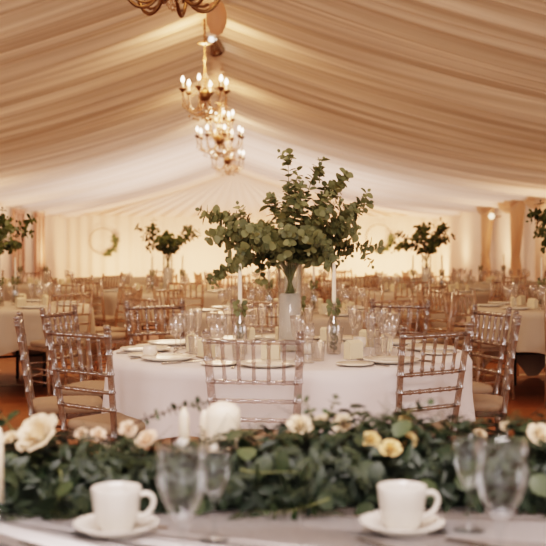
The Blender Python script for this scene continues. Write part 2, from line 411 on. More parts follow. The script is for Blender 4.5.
# ------------------------------------------------------------------ chandeliers
def bez(pts, n=12):
    P = [Vector(p) for p in pts]; out = []
    for i in range(n + 1):
        t = i / n; Q = P[:]
        while len(Q) > 1: Q = [Q[j].lerp(Q[j + 1], t) for j in range(len(Q) - 1)]
        out.append(Q[0])
    return out
def octa(mb, c, r, h):
    vs = [Vector(c) + Vector(v) for v in ((0, 0, h), (r, 0, 0), (0, r, 0), (-r, 0, 0), (0, -r, 0), (0, 0, -h * 1.4))]
    mb.add(vs, [(0,1,2),(0,2,3),(0,3,4),(0,4,1),(5,2,1),(5,3,2),(5,4,3),(5,1,4)])
def chandelier(X, Y, zb, R, arms, label, heavy=False, tiers=1):
    e = empty('chandelier', (X, Y, zb), 0, label, 'chandelier')
    top = ZR - .1 - zb
    mb = MB(); hb = .95 if not heavy else .9
    mb.ring_tube([(0, 0, hb - .05), (0, 0, top)], .010, 6)
    for k in range(int((top - hb) / .05)):
        mb.lathe([(.006, k * .05 + hb), (.017, k * .05 + hb + .02), (.006, k * .05 + hb + .04)], 6)
    mb.build('chain', M['brass'], e)
    mb = MB(); mb.lathe([(.012, .95), (.03, .9), (.014, .84), (.035, .72), (.015, .62), (.04, .5), (.02, .42), (.085, .34), (.10, .30), (.05, .24), (.03, .18), (.001, .15)], 16)
    if not heavy:
        mb = MB(); mb.lathe([(.006, .95), (.016, .9), (.007, .86), (.018, .78), (.007, .72), (.022, .64), (.008, .58), (.028, .50), (.012, .44), (.05, .38), (.02, .33), (.03, .22), (.001, .15)], 14)
    mb.build('column', M['brass' if heavy else 'amber_glass'], e)
    mb = MB(); mb.lathe([(.02, .40), (.07, .36), (.085, .30), (.05, .25), (.001, .23)], 14); mb.build('hub', M['brass'], e)
    mb = MB(); mb.lathe([(.09, .99), (.10, .975), (.02, .96)], 16); mb.build('crown', M['brass' if heavy else 'crystal'], e)
    for tier in range(tiers):
        r_ = R * (1 - .42 * tier); zo = .30 * tier
        for k in range(arms if tier == 0 else max(4, arms - 2)):
            a = 2 * PI * (k + .3 + .5 * tier) / (arms if tier == 0 else max(4, arms - 2)); c, s_ = math.cos(a), math.sin(a)
            def P(r, z): return (r * c, r * s_, z + zo)
            if heavy:
                path = bez([P(.03, .32), P(r_ * .35, -.12), P(r_ * .9, -.08), P(r_ * 1.15, .25), P(r_, .38)], 16)
                curl = [Vector(P(r_ * .55 + .09 * math.cos(t * .5), .13 + .075 * math.sin(t * .5))) for t in range(12)]
            else:
                path = bez([P(.03, .28), P(r_ * .4, .05), P(r_ * .8, .08), P(r_, .22), P(r_, .36)], 12); curl = None
            mb = MB(); mb.ring_tube(path, .015 if heavy else .011, 6)
            if curl: mb.ring_tube(curl, .010, 6)
            arm = mb.build('arm', M['brass' if heavy else 'amber_glass'], e)
            mb = MB(); mb.lathe([(.012, .34 + zo), (.045, .38 + zo), (.05, .39 + zo), (.015, .385 + zo)], 12, (r_ * c, r_ * s_, 0)); mb.build('drip_pan', M['brass'], arm)
            mb = MB(); mb.lathe([(.013, .385 + zo), (.013, .47 + zo), (.001, .47 + zo)], 8, (r_ * c, r_ * s_, 0)); mb.build('candle_sleeve', M['wax'], arm)
            mb = MB(); mb.lathe([(.008, .47 + zo), (.021, .49 + zo), (.019, .515 + zo), (.001, .555 + zo)], 10, (r_ * c, r_ * s_, 0)); mb.build('bulb', M['bulb'], arm)
            if not heavy:
                mb = MB()
                mb.ring_tube([(r_ * c, r_ * s_, .34 + zo), (r_ * c, r_ * s_, .18 + zo)], .002, 4)
                mb.ring_tube([(r_ * c * j / 8, r_ * s_ * j / 8, .62 + zo - .26 * j / 8 - .12 * math.sin(PI * j / 8)) for j in range(9)], .002, 4)
                for j in range(5): octa(mb, (r_ * c, r_ * s_, .33 + zo - j * .035), .012 + .003 * (j == 4), .014)
                for j in range(9):
                    t = j / 8; octa(mb, (r_ * c * t, r_ * s_ * t, .62 + zo - .26 * t - .12 * math.sin(PI * t)), .011, .012)
                fp = [Vector((r_ * c, r_ * s_, .17 + zo)).lerp(Vector((.03 * c, .03 * s_, .09 + zo)), j / 9) - Vector((0, 0, .05 * math.sin(PI * j / 9))) for j in range(10)]
                mb.ring_tube([(r_ * c, r_ * s_, .19 + zo)] + fp, .002, 4)
                for q in fp: octa(mb, q, .015, .018)
                for j in (3, 6): mb.ring_tube([fp[j], fp[j] - Vector((0, 0, .07))], .002, 4); octa(mb, fp[j] - Vector((0, 0, .06)), .016, .022)
                mb.build('crystal_strand', M['crystal'], arm)
    mb = MB()
    mb.ring_tube([(0, 0, .2), (0, 0, .03)], .004, 4)
    for j in range(14):
        a = j * 2.4; rr = .10 * (1 - j / 16)
        octa(mb, (rr * math.cos(a), rr * math.sin(a), .17 - .011 * j), .013, .02)
    octa(mb, (0, 0, .035), .024, .026); mb.build('crystal_pendant', M['crystal'], e)
    L = bpy.data.lights.new('chandelier_glow', 'POINT'); L.energy = 18 if heavy else 50; L.color = (1, .74, .48); L.shadow_soft_size = .25
    lo = bpy.data.objects.new('chandelier_glow', L); COL.objects.link(lo); lo.location = (X, Y, zb + .75)
chandelier(-.56, 7.9, 3.0, .38, 6, 'antique brass chandelier with scrolled arms, cut off by the top of the photo', True)
chandelier(-.58, 14.0, 2.95, .29, 6, 'crystal chandelier with candle bulbs, highest of the three hanging in a line')
chandelier(-.54, 19.5, 2.93, .41, 8, 'wide two-tier crystal chandelier, middle of the three hanging in a line', tiers=2)
chandelier(-.49, 24.0, 2.93, .36, 6, 'crystal chandelier lowest and farthest of the three in the photo')

# ------------------------------------------------------------------ chiavari chair (sitter faces +Y)
ZT = .94
def bamboo(mb, p0, p1, r, nodes, n=8, bulge=1.28):
    p0, p1 = Vector(p0), Vector(p1); pts = [p0]; rad = [r]
    L = (p1 - p0).length
    for t in nodes:
        for dt, k in ((-.009 / L, 1.0), (-.003 / L, bulge), (.003 / L, bulge), (.009 / L, 1.0)):
            pts.append(p0.lerp(p1, min(max(t + dt, 0), 1))); rad.append(r * k)
    pts.append(p1); rad.append(r); mb.ring_tube(pts, rad, n)
def back_y(z): return -.17 - .07 * max(0, (z - .45) / (ZT - .45)) ** 1.1 - .03 * max(0, (.45 - z) / .45)
def bw(z): return .166 + .031 * max(0, min(1, (z - .42) / .5)) + .012 * max(0, (.42 - z) / .42)
def chair_meshes(mat, kk=1.0):
    D = []
    def q(name, fn, m=mat, smooth=True):
        mb = MB(); fn(mb); D.append((name, mb.mesh(name, m, smooth)))
    hw = .19
    for s_ in (-1, 1):
        def rear(mb, s_=s_):
            zs = [0, .15, .30, .45, .57, .65, .73, .82, .90, .922]; pts = []; rad = []
            for z in zs:
                w = hw - .012 * max(0, (.45 - z) / .45) * 0
                for dz, k in ((-.008, 1), (-.002, 1.25), (.003, 1.25), (.009, 1)):
                    zz = max(0, z + dz); pts.append((s_ * bw(zz), back_y(zz), zz + 1e-4 * len(pts))); rad.append(.0145 * k * kk)
            x = s_ * bw(ZT); yb = back_y(ZT)
            pts += [(x, yb, .930), (x, yb, .934), (x, yb, .942), (x, yb, .950), (x, yb, .953)]
            rad += [.010, .015, .018, .013, .003]
            mb.ring_tube(pts, rad, 9)
        q('rear_leg', rear)
        def front(mb, s_=s_): bamboo(mb, (s_ * (hw + .012), .195, 0), (s_ * hw, .18, .44), .0145, (.2, .45, .7, .95))
        q('front_leg', front)
    def top(mb): bamboo(mb, (-bw(.9), back_y(.90), .90), (bw(.9), back_y(.90), .90), .0115, [.17, .33, .5, .67, .83])
    q('top_rail', top)
    for z in (.73, .65, .57):
        q('back_rail', lambda mb, z=z: bamboo(mb, (-bw(z), back_y(z), z), (bw(z), back_y(z), z), .0095, [.17, .33, .5, .67, .83]))
    for k in range(5):
        x = -1 + 2 * (k + 1) / 6
        q('spindle', lambda mb, x=x: bamboo(mb, (x * bw(.73), back_y(.73), .73), (x * bw(.9), back_y(.90), .90), .008, [.12, .5, .88], 7))
    def seat(mb):
        w, d0, d1, z0, z1 = .2, -.185, .2, .425, .455
        vs = []; out = []
        for k in range(28):
            t = 2 * PI * k / 28; c, s_ = math.cos(t), math.sin(t)
            x = math.copysign(abs(c) ** .35, c) * w * (1.0 if s_ > 0 else .90); yy = (d0 + d1) / 2 + math.copysign(abs(s_) ** .35, s_) * (d1 - d0) / 2
            out.append((x, yy))
        n = len(out)
        vs = [(x, y, z0) for x, y in out] + [(x, y, z1) for x, y in out]
        mb.add(vs, [tuple(range(n))[::-1], tuple(range(n, 2 * n))] + [(i, (i + 1) % n, n + (i + 1) % n, n + i) for i in range(n)])
    q('seat', seat, smooth=False)
    def cush(mb):
        n = 28; rows = ((.96, .456), (1.0, .468), (1.0, .482), (.95, .495), (.7, .503), (.3, .505))
        for k_, z in rows:
            for k in range(n):
                t = 2 * PI * k / n; c, s_ = math.cos(t), math.sin(t)
                mb.v.append((math.copysign(abs(c) ** .4, c) * .192 * k_, .008 + math.copysign(abs(s_) ** .4, s_) * .185 * k_, z))
        for r in range(len(rows) - 1):
            for k in range(n):
                k2 = (k + 1) % n; mb.f.append((r * n + k, r * n + k2, (r + 1) * n + k2, (r + 1) * n + k))
        mb.f.append(tuple(range((len(rows) - 1) * n, len(rows) * n)))
    q('cushion', cush, M['cushion'])
    for s_ in (-1, 1):
        def side(mb, s_=s_):
            for z in (.16, .27): bamboo(mb, (s_ * bw(z), back_y(z), z), (s_ * (hw + .006), .187, z), .009, [.33, .66])
        q('stretcher', side)
    def fr(mb):
        for z in (.20, .31): bamboo(mb, (-hw, .187, z), (hw, .187, z), .009, [.33, .66])
    q('stretcher', fr)
    def rr(mb): bamboo(mb, (-bw(.22), back_y(.22), .22), (bw(.22), back_y(.22), .22), .009, [.33, .66])
    q('stretcher', rr)
    return D
D_silver = chair_meshes(M['chair']); D_clear = chair_meshes(M['chair_clear'], 1.2)
def mk_chair(D):
    def f():
        e = empty('chiavari_chair', cat='chair', label='x')
        for n_, me in D: part(n_, me, e)
        return e
    return f
# simpler shared meshes for the blurred chairs of the other tables
def far_meshes():
    D = []
    mb = MB(); hw = .19
    for s_ in (-1, 1): mb.ring_tube([(s_ * hw, back_y(.45), .45), (s_ * (hw + .01), back_y(.7), .7), (s_ * (hw + .01), back_y(.94), .94)], .016, 6)
    for z in (.90, .73, .65, .57): mb.ring_tube([(-hw, back_y(z), z), (hw, back_y(z), z)], .011, 5)
    for k in range(5):
        x = -hw + 2 * hw * (k + 1) / 6; mb.ring_tube([(x, back_y(.73), .73), (x, back_y(.9), .9)], .009, 5)
    D.append(('backrest', mb.mesh('backrest', M['chair_far'])))
    for sx in (-1, 1):
        for y0, y1 in ((.195, .18), (-.2, -.17)):
            mb = MB(); mb.ring_tube([(sx * .195, y0, 0), (sx * .19, y1, .44)], .015, 6); D.append(('leg', mb.mesh('leg', M['chair_far'])))
    mb = MB()
    for z in (.16, .27):
        for sx in (-1, 1): mb.ring_tube([(sx * .19, -.19, z), (sx * .19, .19, z)], .009, 5)
        mb.ring_tube([(-.19, .19, z + .03), (.19, .19, z + .03)], .009, 5)
    D.append(('stretcher', mb.mesh('stretcher', M['chair_far'])))
    D += [(n_, me) for n_, me in D_silver if n_ in ('cushion',)]
    mb = MB(); mb.box((0, .005, .44), (.4, .385, .03)); D.append(('seat', mb.mesh('seat', M['chair_far'], False)))
    return D
P_silver = Proto(mk_chair(D_silver)); P_clear = Proto(mk_chair(D_clear)); P_far = Proto(mk_chair(far_meshes()))

# ------------------------------------------------------------------ tables and cloths
def cloth_mesh(L, r, rot, seed, drop_extra=0.0, z=.756):
    rg = random.Random(seed); N = 180; mb = MB(); ph = [rg.uniform(0, 6) for _ in range(4)]
    rr = (0, .3, .6, .85, .96, 1.0)
    K = 12
    for k in range(N):
        th = 2 * PI * k / N; t = th - rot
        rho = min(L / 2 / max(abs(math.cos(t)), 1e-6), L / 2 / max(abs(math.sin(t)), 1e-6)) + drop_extra
        drop = min(rho - r, z - .015)
        for q in rr: mb.v.append((math.cos(th) * r * q, math.sin(th) * r * q, z - (.004 if q == 1.0 else 0)))
        for i in range(1, K + 1):
            s_ = i / K * drop
            amp = .042 * min(1, s_ / .35)
            w = math.sin(th * 13 + ph[0]) + .6 * math.sin(th * 21 + ph[1]) + .4 * math.sin(th * 7 + ph[2])
            rad = r + .010 + min(s_, .02) * .5 + amp * (.25 + .5 * w)
            mb.v.append((math.cos(th) * rad, math.sin(th) * rad, z - .006 - s_))
    M_ = len(rr) + K
    for k in range(N):
        k2 = (k + 1) % N
        for i in range(M_ - 1):
            mb.f.append((k * M_ + i, k * M_ + i + 1, k2 * M_ + i + 1, k2 * M_ + i))
    return mb
def table_maker():
    e = empty('round_table', cat='table', label='x')
    mb = MB(); mb.lathe([(.001, .745), (.905, .745), (.91, .735), (.905, .72), (.001, .72)], 48); mb.build('tabletop', M['board'], e)
    for k in range(4):
        a = PI / 4 + k * PI / 2; c, s_ = math.cos(a), math.sin(a)
        mb = MB(); mb.ring_tube([(.45 * c, .45 * s_, .72), (.52 * c, .52 * s_, .35), (.52 * c, .52 * s_, .0)], .016, 8); mb.build('leg', M['darkmetal'], e)
    mb = MB()
    for k in range(2):
        a = PI / 4 + k * PI; c, s_ = math.cos(a), math.sin(a); c2, s2 = math.cos(a + PI / 2), math.sin(a + PI / 2)
        mb.ring_tube([(.52 * c, .52 * s_, .3), (.52 * c2, .52 * s2, .3)], .012, 6)
    mb.build('brace', M['darkmetal'], e)
    return e
P_table = Proto(table_maker)

# ------------------------------------------------------------------ tableware
def lathe_mesh(name, prof, mat, n=20):
    mb = MB(); mb.lathe(prof, n); return mb.mesh(name, mat)
def single(name, cat, me):
    def f():
        o = bpy.data.objects.new(name, me); COL.objects.link(o); tag(o, 'x', cat); return o
    return Proto(f)
P_plate = single('dinner_plate', 'plate', lathe_mesh('dinner_plate', [(.001, .006), (.075, .006), (.09, .010), (.130, .020), (.132, .017), (.085, 0), (.001, 0)], M['ivory'], 32))
P_side = single('side_plate', 'plate', lathe_mesh('side_plate', [(.001, .005), (.05, .005), (.085, .014), (.086, .011), (.05, 0), (.001, 0)], M['ivory'], 28))
def fork_m():
    mb = MB()
    mb.box((0, -.03, .004), (.008, .13, .003)); mb.box((0, .048, .005), (.018, .03, .003))
    for k in (-1.5, -.5, .5, 1.5): mb.box((k * .005, .085, .006), (.0028, .048, .002))
    mb.box((0, -.088, .004), (.013, .03, .003)); return mb.mesh('fork', M['steel'], False)
def knife_m():
    mb = MB(); mb.box((0, -.06, .005), (.013, .10, .007))
    mb.add([(-.007, -.01, .004), (.009, -.01, .004), (.010, .07, .004), (.004, .105, .004), (-.007, .112, .004),
            (-.007, -.01, .007), (.009, -.01, .005), (.010, .07, .005), (.004, .105, .005), (-.007, .112, .006)],
           [(4,3,2,1,0),(5,6,7,8,9),(0,1,6,5),(1,2,7,6),(2,3,8,7),(3,4,9,8),(4,0,5,9)]); return mb.mesh('knife', M['steel'], False)
def spoon_m():
    mb = MB(); mb.ring_tube([(0, -.085, .006), (0, -.03, .007), (0, .02, .009), (0, .035, .006)], [.006, .0035, .003, .005], 6)
    prof = [(.001, 0), (.6, .0015), (1, .006)]
    vs = []; n = 16
    for r, z in prof:
        for k in range(n): t = 2 * PI * k / n; vs.append((math.cos(t) * .015 * r, .055 + math.sin(t) * .023 * r, .003 + z))
    mb.add(vs, [(i * n + k, i * n + (k + 1) % n, (i + 1) * n + (k + 1) % n, (i + 1) * n + k) for i in range(2) for k in range(n)])
    return mb.mesh('spoon', M['steel'])
P_fork = single('fork', 'fork', fork_m()); P_knife = single('knife', 'knife', knife_m()); P_spoon = single('spoon', 'spoon', spoon_m())
wine = [(.001, .002), (.034, .002), (.035, .004), (.008, .010), (.0045, .02), (.004, .075), (.007, .085), (.026, .10), (.036, .125), (.037, .15), (.031, .185), (.030, .185), (.036, .15), (.035, .126), (.025, .102), (.001, .09)]
flute = [(.001, .002), (.030, .002), (.031, .004), (.007, .010), (.004, .02), (.004, .08), (.010, .095), (.022, .13), (.027, .19), (.029, .215), (.028, .215), (.021, .131), (.001, .10)]
tumb = [(.001, .001), (.028, .001), (.030, .01), (.036, .085), (.037, .095), (.0355, .095), (.029, .012), (.001, .010)]
P_wine = single('wine_glass', 'glass', lathe_mesh('wine_glass', wine, M['glass_far'], 18))
P_flute = single('champagne_flute', 'glass', lathe_mesh('champagne_flute', flute, M['glass_far'], 16))
P_tumb = single('tumbler', 'glass', lathe_mesh('tumbler', tumb, M['glass_far'], 16))
def favour():
    mb = MB(); mb.box((0, 0, .040), (.085, .045, .078))
    mb.add([(-.0425, -.0225, .079), (.0425, -.0225, .079), (.0425, .0225, .079), (-.0425, .0225, .079), (-.0425, 0, .092), (.0425, 0, .092)],
           [(0, 1, 5, 4), (2, 3, 4, 5), (0, 4, 3), (1, 2, 5)])
    return mb.mesh('favour_box', M['card'], False)
P_fav = single('favour_box', 'box', favour())
def tealight():
    e = empty('tealight_holder', cat='candle holder', label='x')
    part('glass_cup', lathe_mesh('glass_cup', [(.001, .001), (.028, .001), (.036, .03), (.033, .06), (.031, .06), (.034, .03), (.026, .004), (.001, .004)], M['crackle'], 16), e)
    part('candle', lathe_mesh('candle', [(.020, .005), (.020, .022), (.001, .022)], M['wax'], 14), e)
    return e
P_tea = Proto(tealight)
def bottle_maker():
    e = empty('bottle_candlestick', cat='candle holder', label='x')
    b = part('bottle', lathe_mesh('bottle', [(.001, .001), (.034, .001), (.037, .01), (.037, .13), (.030, .165), (.014, .195), (.0125, .24), (.015, .243), (.015, .252), (.011, .252), (.010, .2), (.027, .165), (.034, .13), (.034, .01), (.001, .006)], M['glass_far'], 20), e)
    mb = MB(); mb.ring_tube([(0, 0, .01), (.006, 0, .1), (-.004, .004, .2), (.0, 0, .25)], .002, 5)
    part('sprig', mb.mesh('sprig', M['stem']), e)
    rg = random.Random(5); mb = MB()
    for k in range(34):
        z = .02 + .215 * k / 34; a = k * 2.3; d = Vector((math.cos(a) * .8, math.sin(a) * .8, .6)); r0 = .002; nn = Vector((math.cos(a + .6), math.sin(a + .6), -.4))
        L = .026 if z < .17 else .011
        mb.leaf(Vector((d.x * r0, d.y * r0, z)), d, nn, L, L * .85, round_=True)
    for k in range(16):
        a = k * 2.4; d = Vector((math.cos(a) * .7, math.sin(a) * .7, .55 - .11 * k)).normalized(); mb.leaf(Vector((math.cos(a) * .013, math.sin(a) * .013, .258 - .003 * k)), d, Vector((math.cos(a + .7), math.sin(a + .7), .2)), .030, .026, round_=True)
    part('leaves', mb.mesh('leaves', M['euc']), e)
    return e
P_bottle = Proto(bottle_maker)
def taper_maker():
    e = empty('taper_candle', cat='candle', label='x')
    part('wax', lathe_mesh('wax', [(.001, 0), (.0105, 0), (.011, .02), (.0095, .19), (.006, .202), (.001, .205)], M['wax'], 12), e)
    part('wick', lathe_mesh('wick', [(.0012, .2), (.0012, .216), (.0001, .217)], M['wick'], 5), e)
    return e
P_taper = Proto(taper_maker)
def vase_maker():
    e = empty('cylinder_vase', cat='vase', label='x')
    part('glass', lathe_mesh('glass', [(.001, .002), (.060, .002), (.062, .01), (.062, .455), (.059, .455), (.058, .012), (.001, .01)], M['glass'], 28), e)
    part('crystal_filling', lathe_mesh('crystal_filling', [(.001, .012), (.057, .012), (.057, .29), (.045, .30), (.001, .295)], M['crackle'], 28), e)
    return e
P_vase = Proto(vase_maker)

# branch: returns stem MB and leaves MB
def branch(pts, rs, rg, leafsize, start=.2, step=.022, sm=None, lm=None, taper=True):
    sm.ring_tube(pts, [rs * (1 - .7 * i / (len(pts) - 1)) for i in range(len(pts))], 5)
    P = [Vector(p) for p in pts]; L = sum((P[i + 1] - P[i]).length for i in range(len(P) - 1)); s_ = L * start; k = 0; tw = rg.uniform(0, 6)
    while s_ < L:
        acc = 0
        for i in range(len(P) - 1):
            l_ = (P[i + 1] - P[i]).length
            if acc + l_ >= s_:
                p = P[i].lerp(P[i + 1], (s_ - acc) / l_); d = (P[i + 1] - P[i]).normalized(); break
            acc += l_
        t = s_ / L; sz = leafsize * (.92 + .06 * t) * rg.uniform(.75, 1.15)
        o1 = d.orthogonal().normalized(); a = tw + k * 1.4
        for sg in (0, PI):
            side = Matrix.Rotation(a + sg, 3, d) @ o1
            dd = (side + d * .45 + Vector((0, 0, rg.uniform(-.35, .15)))).normalized()
            nn = (d + Vector((rg.uniform(-.6, .6), rg.uniform(-1.2, .2), rg.uniform(-.2, .6)))).normalized()
            lm.leaf(p + side * (rs * .5), dd, nn, sz, sz * .92, .2, True)
        s_ += step * rg.uniform(.8, 1.2); k += 1
    d = (P[-1] - P[-2]).normalized(); lm.leaf(P[-1], d, Vector((0, -1, .2)), leafsize * .5, leafsize * .42, .2, True)

# ---- bouquets.  Origin = middle of vase mouth.
def bouquet_maker(tips, leafmat, leafsize, seed, step=.022, mains=None):
    rg = random.Random(seed)
    def f():
        e = empty('eucalyptus_bouquet', cat='bouquet', label='x')
        for (x, y, z) in tips:
            sm, lm = MB(), MB(); tip = Vector((x, y, z))
            root = Vector((-x * .06, -y * .06, -.17 + rg.uniform(-.03, .03)))
            neck = Vector((x * .05 + rg.uniform(-.012, .012), y * .05 + rg.uniform(-.012, .012), .0))
            mid = Vector((x * .38, y * .38, .10 + z * .50 + (.06 if z < .15 else 0)))
            pre = Vector((x * .80, y * .8, z * .9 + (.05 if z < .15 else 0)))
            pts = bez([root, neck, mid, pre, tip], 12)
            Ls = sum((pts[i + 1] - pts[i]).length for i in range(12))
            branch(pts, .0035, rg, leafsize, min(.55, .19 / Ls + .06), step, sm, lm)
            for _ in range(4 if Ls > .4 else 1):
                i = rg.randint(7, 11); p = pts[i]; dv = (pts[i + 1] - pts[i]).normalized()
                dv = (dv + Vector((rg.uniform(-.9, .9), rg.uniform(-.9, .9), rg.uniform(-.5, .7)))).normalized()
                ln = rg.uniform(.07, .13); branch([p, p + dv * ln * .5, p + dv * ln + Vector((0, 0, -.008))], .0018, rg, leafsize * .8, .2, step * .9, sm, lm)
            b_ = sm.build('branch', M['stem'], e); lm.build('leaves', leafmat, b_)
        return e
    return f
VY = 5.6; VXW = at(290, VY, z=0).x; VZ = .756 + .455
tp = []
for (px, y, dy) in ((200, 210, 0), (209, 238, -.10), (217, 275, -.06), (229, 216, .10), (266, 203, .05), (288, 161, -.02), (319, 166, .04), (346, 177, 0),
                    (369, 203, -.03), (366, 248, -.05), (332, 268, -.15), (346, 252, .12), (245, 252, -.16), (300, 196, -.12), (330, 208, -.16),
                    (246, 228, -.2), (296, 185, .14), (345, 225, -.12), (268, 246, -.2), (318, 240, -.22), (240, 236, .2), (335, 195, .2), (282, 215, .25), (310, 225, .24),
                    (228, 250, .1), (355, 212, .16), (290, 238, -.26), (222, 236, -.02), (357, 228, .02), (272, 262, .08), (312, 262, -.06), (284, 256, -.12), (296, 258, .1), (325, 256, .05), (258, 262, .1)):
    w = at(px, VY + dy, y); tp.append((w.x - VXW, dy, w.z - VZ))
P_bq = Proto(bouquet_maker(tp, M['euc'], .051, 11, .028))
rgf = random.Random(4); tf = []
for k in range(17):
    a = 2 * PI * k / 17 * 5.0 + rgf.uniform(-.3, .3); r = rgf.uniform(.26, .46)
    tf.append((math.cos(a) * r, math.sin(a) * r, rgf.uniform(-.04, .34) + .40 * (1 - r / .42) * rgf.uniform(.5, 1.3)))
P_bqf = Proto(bouquet_maker(tf, M['euc_far'], .066, 12, .066))

# ------------------------------------------------------------------ main table
TC = Vector((.20, 5.60, 0))
P_table.put(TC, .3, 'round folding table under the white cloth in the middle of the photo')
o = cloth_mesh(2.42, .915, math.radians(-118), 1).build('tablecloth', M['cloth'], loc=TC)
tag(o, 'large white cloth draped over the sharply focused middle round table', 'tablecloth')
TZ = .757
seats = [  # name, proto, back position x,y , description
    (P_clear, (253, 4.47), None, 'clear ghost chiavari chair seen from behind, nearest the camera at the middle table', 'in front of the clear chair'),
    (P_silver, (78, 4.86), 40, 'silvery chiavari chair at the left front of the middle table, whole backrest seen from behind', 'at the left front chair'),
    (P_silver, (20, 5.62), 80, 'silvery chiavari chair seen edge-on at the far left of the middle table', 'at the edge-on left chair'),
    (P_silver, (60, 6.4), 108, 'silvery chiavari chair turned to the table, behind the two nearer left chairs', 'at the rear left chair'),
    (P_silver, (155, 7.15), None, 'pale chiavari chair behind the middle table, left of the bouquet', 'at the back chair left of the bouquet'),
    (P_clear, (262, 7.35), None, 'clear chiavari chair directly behind the vase at the middle table', 'at the chair behind the vase'),
    (P_silver, (400, 7.25), None, 'silvery chiavari chair behind the middle table, right of the bouquet', 'at the back chair right of the bouquet'),
    (P_silver, (492, 6.4), -108, 'silvery chiavari chair right of the middle table with beige seat pad facing left', 'at the rear right chair'),
    (P_silver, (518, 5.65), -78, 'silvery chiavari chair seen edge-on at the far right of the middle table', 'at the edge-on right chair'),
    (P_silver, (437, 4.80), -33, 'silvery chiavari chair at the right front of the middle table, backrest seen from behind', 'at the right front chair'),
]
order = []
for pr, (px, Y), fa, lab, where in seats:
    bp = Vector((at(px, Y, z=0).x, Y, 0)); d = (TC - bp); d.z = 0; d.normalize()
    ang = math.atan2(-d.y, -d.x)
    if fa is not None: d = Vector((math.sin(math.radians(fa)), math.cos(math.radians(fa)), 0))
    rz = math.atan2(d.y, d.x) - PI / 2
    pr.put(bp + d * .235, rz, lab)
    order.append((ang, where))
for a, where in order:
    c, s_ = math.cos(a), math.sin(a); rz = a + PI / 2          # local +Y points to table middle
    R_ = Matrix.Rotation(rz, 3, 'Z')
    def W(r, lx): 
        v = Vector((c * r, s_ * r, 0)) + R_ @ Vector((lx, 0, 0)); return (TC.x + v.x, TC.y + v.y, TZ)
    P_plate.put(W(.74, 0), rz, 'ivory dinner plate on the middle table ' + where)
    P_side.put(W(.73, -.225) , rz, 'small ivory side plate on the middle table ' + where)
    P_fork.put(W(.76, -.148), rz + .08, 'steel fork left of the dinner plate ' + where)
    P_knife.put(W(.76, .150), rz, 'steel knife right of the dinner plate ' + where)
    P_spoon.put(W(.585, .0), rz + PI / 2, 'steel dessert spoon above the dinner plate ' + where)
    P_wine.put(W(.57, .16), rz, 'wine glass on the middle table ' + where)
    P_flute.put(W(.50, .10), rz, 'champagne flute on the middle table ' + where)
    P_tumb.put(W(.47, .20), rz, 'short tumbler on the middle table ' + where)
    P_fav.put(W(.505, -.02), rz, 'cream favour box standing on the middle table ' + where)
o = P_vase.put((VXW, VY, TZ), 0, 'tall clear cylinder vase with icy textured filling holding the main bouquet')
P_bq.put((VXW, VY, VZ), 0, 'large airy eucalyptus bouquet in the vase on the middle table')
for px, Y, nm in ((240, 5.45, 'left of the vase'), (334, 5.45, 'right of the vase'), (299, 5.85, 'just behind the vase')):
    p = at(px, Y, z=TZ)
    P_bottle.put(p, random.uniform(0, 6), 'clear bottle candlestick filled with green sprigs on the middle table ' + nm)
    P_taper.put(p + Vector((0, 0, .253)), 0, 'ivory taper candle in the bottle on the middle table ' + nm)
for px, Y, nm in ((308, 5.42, 'right of the vase foot'), (150, 5.25, 'near the left front place setting'), (270, 5.33, 'left of the vase foot'), (360, 5.75, 'behind the right candlestick')):
    P_tea.put(at(px, Y, z=TZ), 0, 'small round glass tealight holder on the middle table ' + nm)

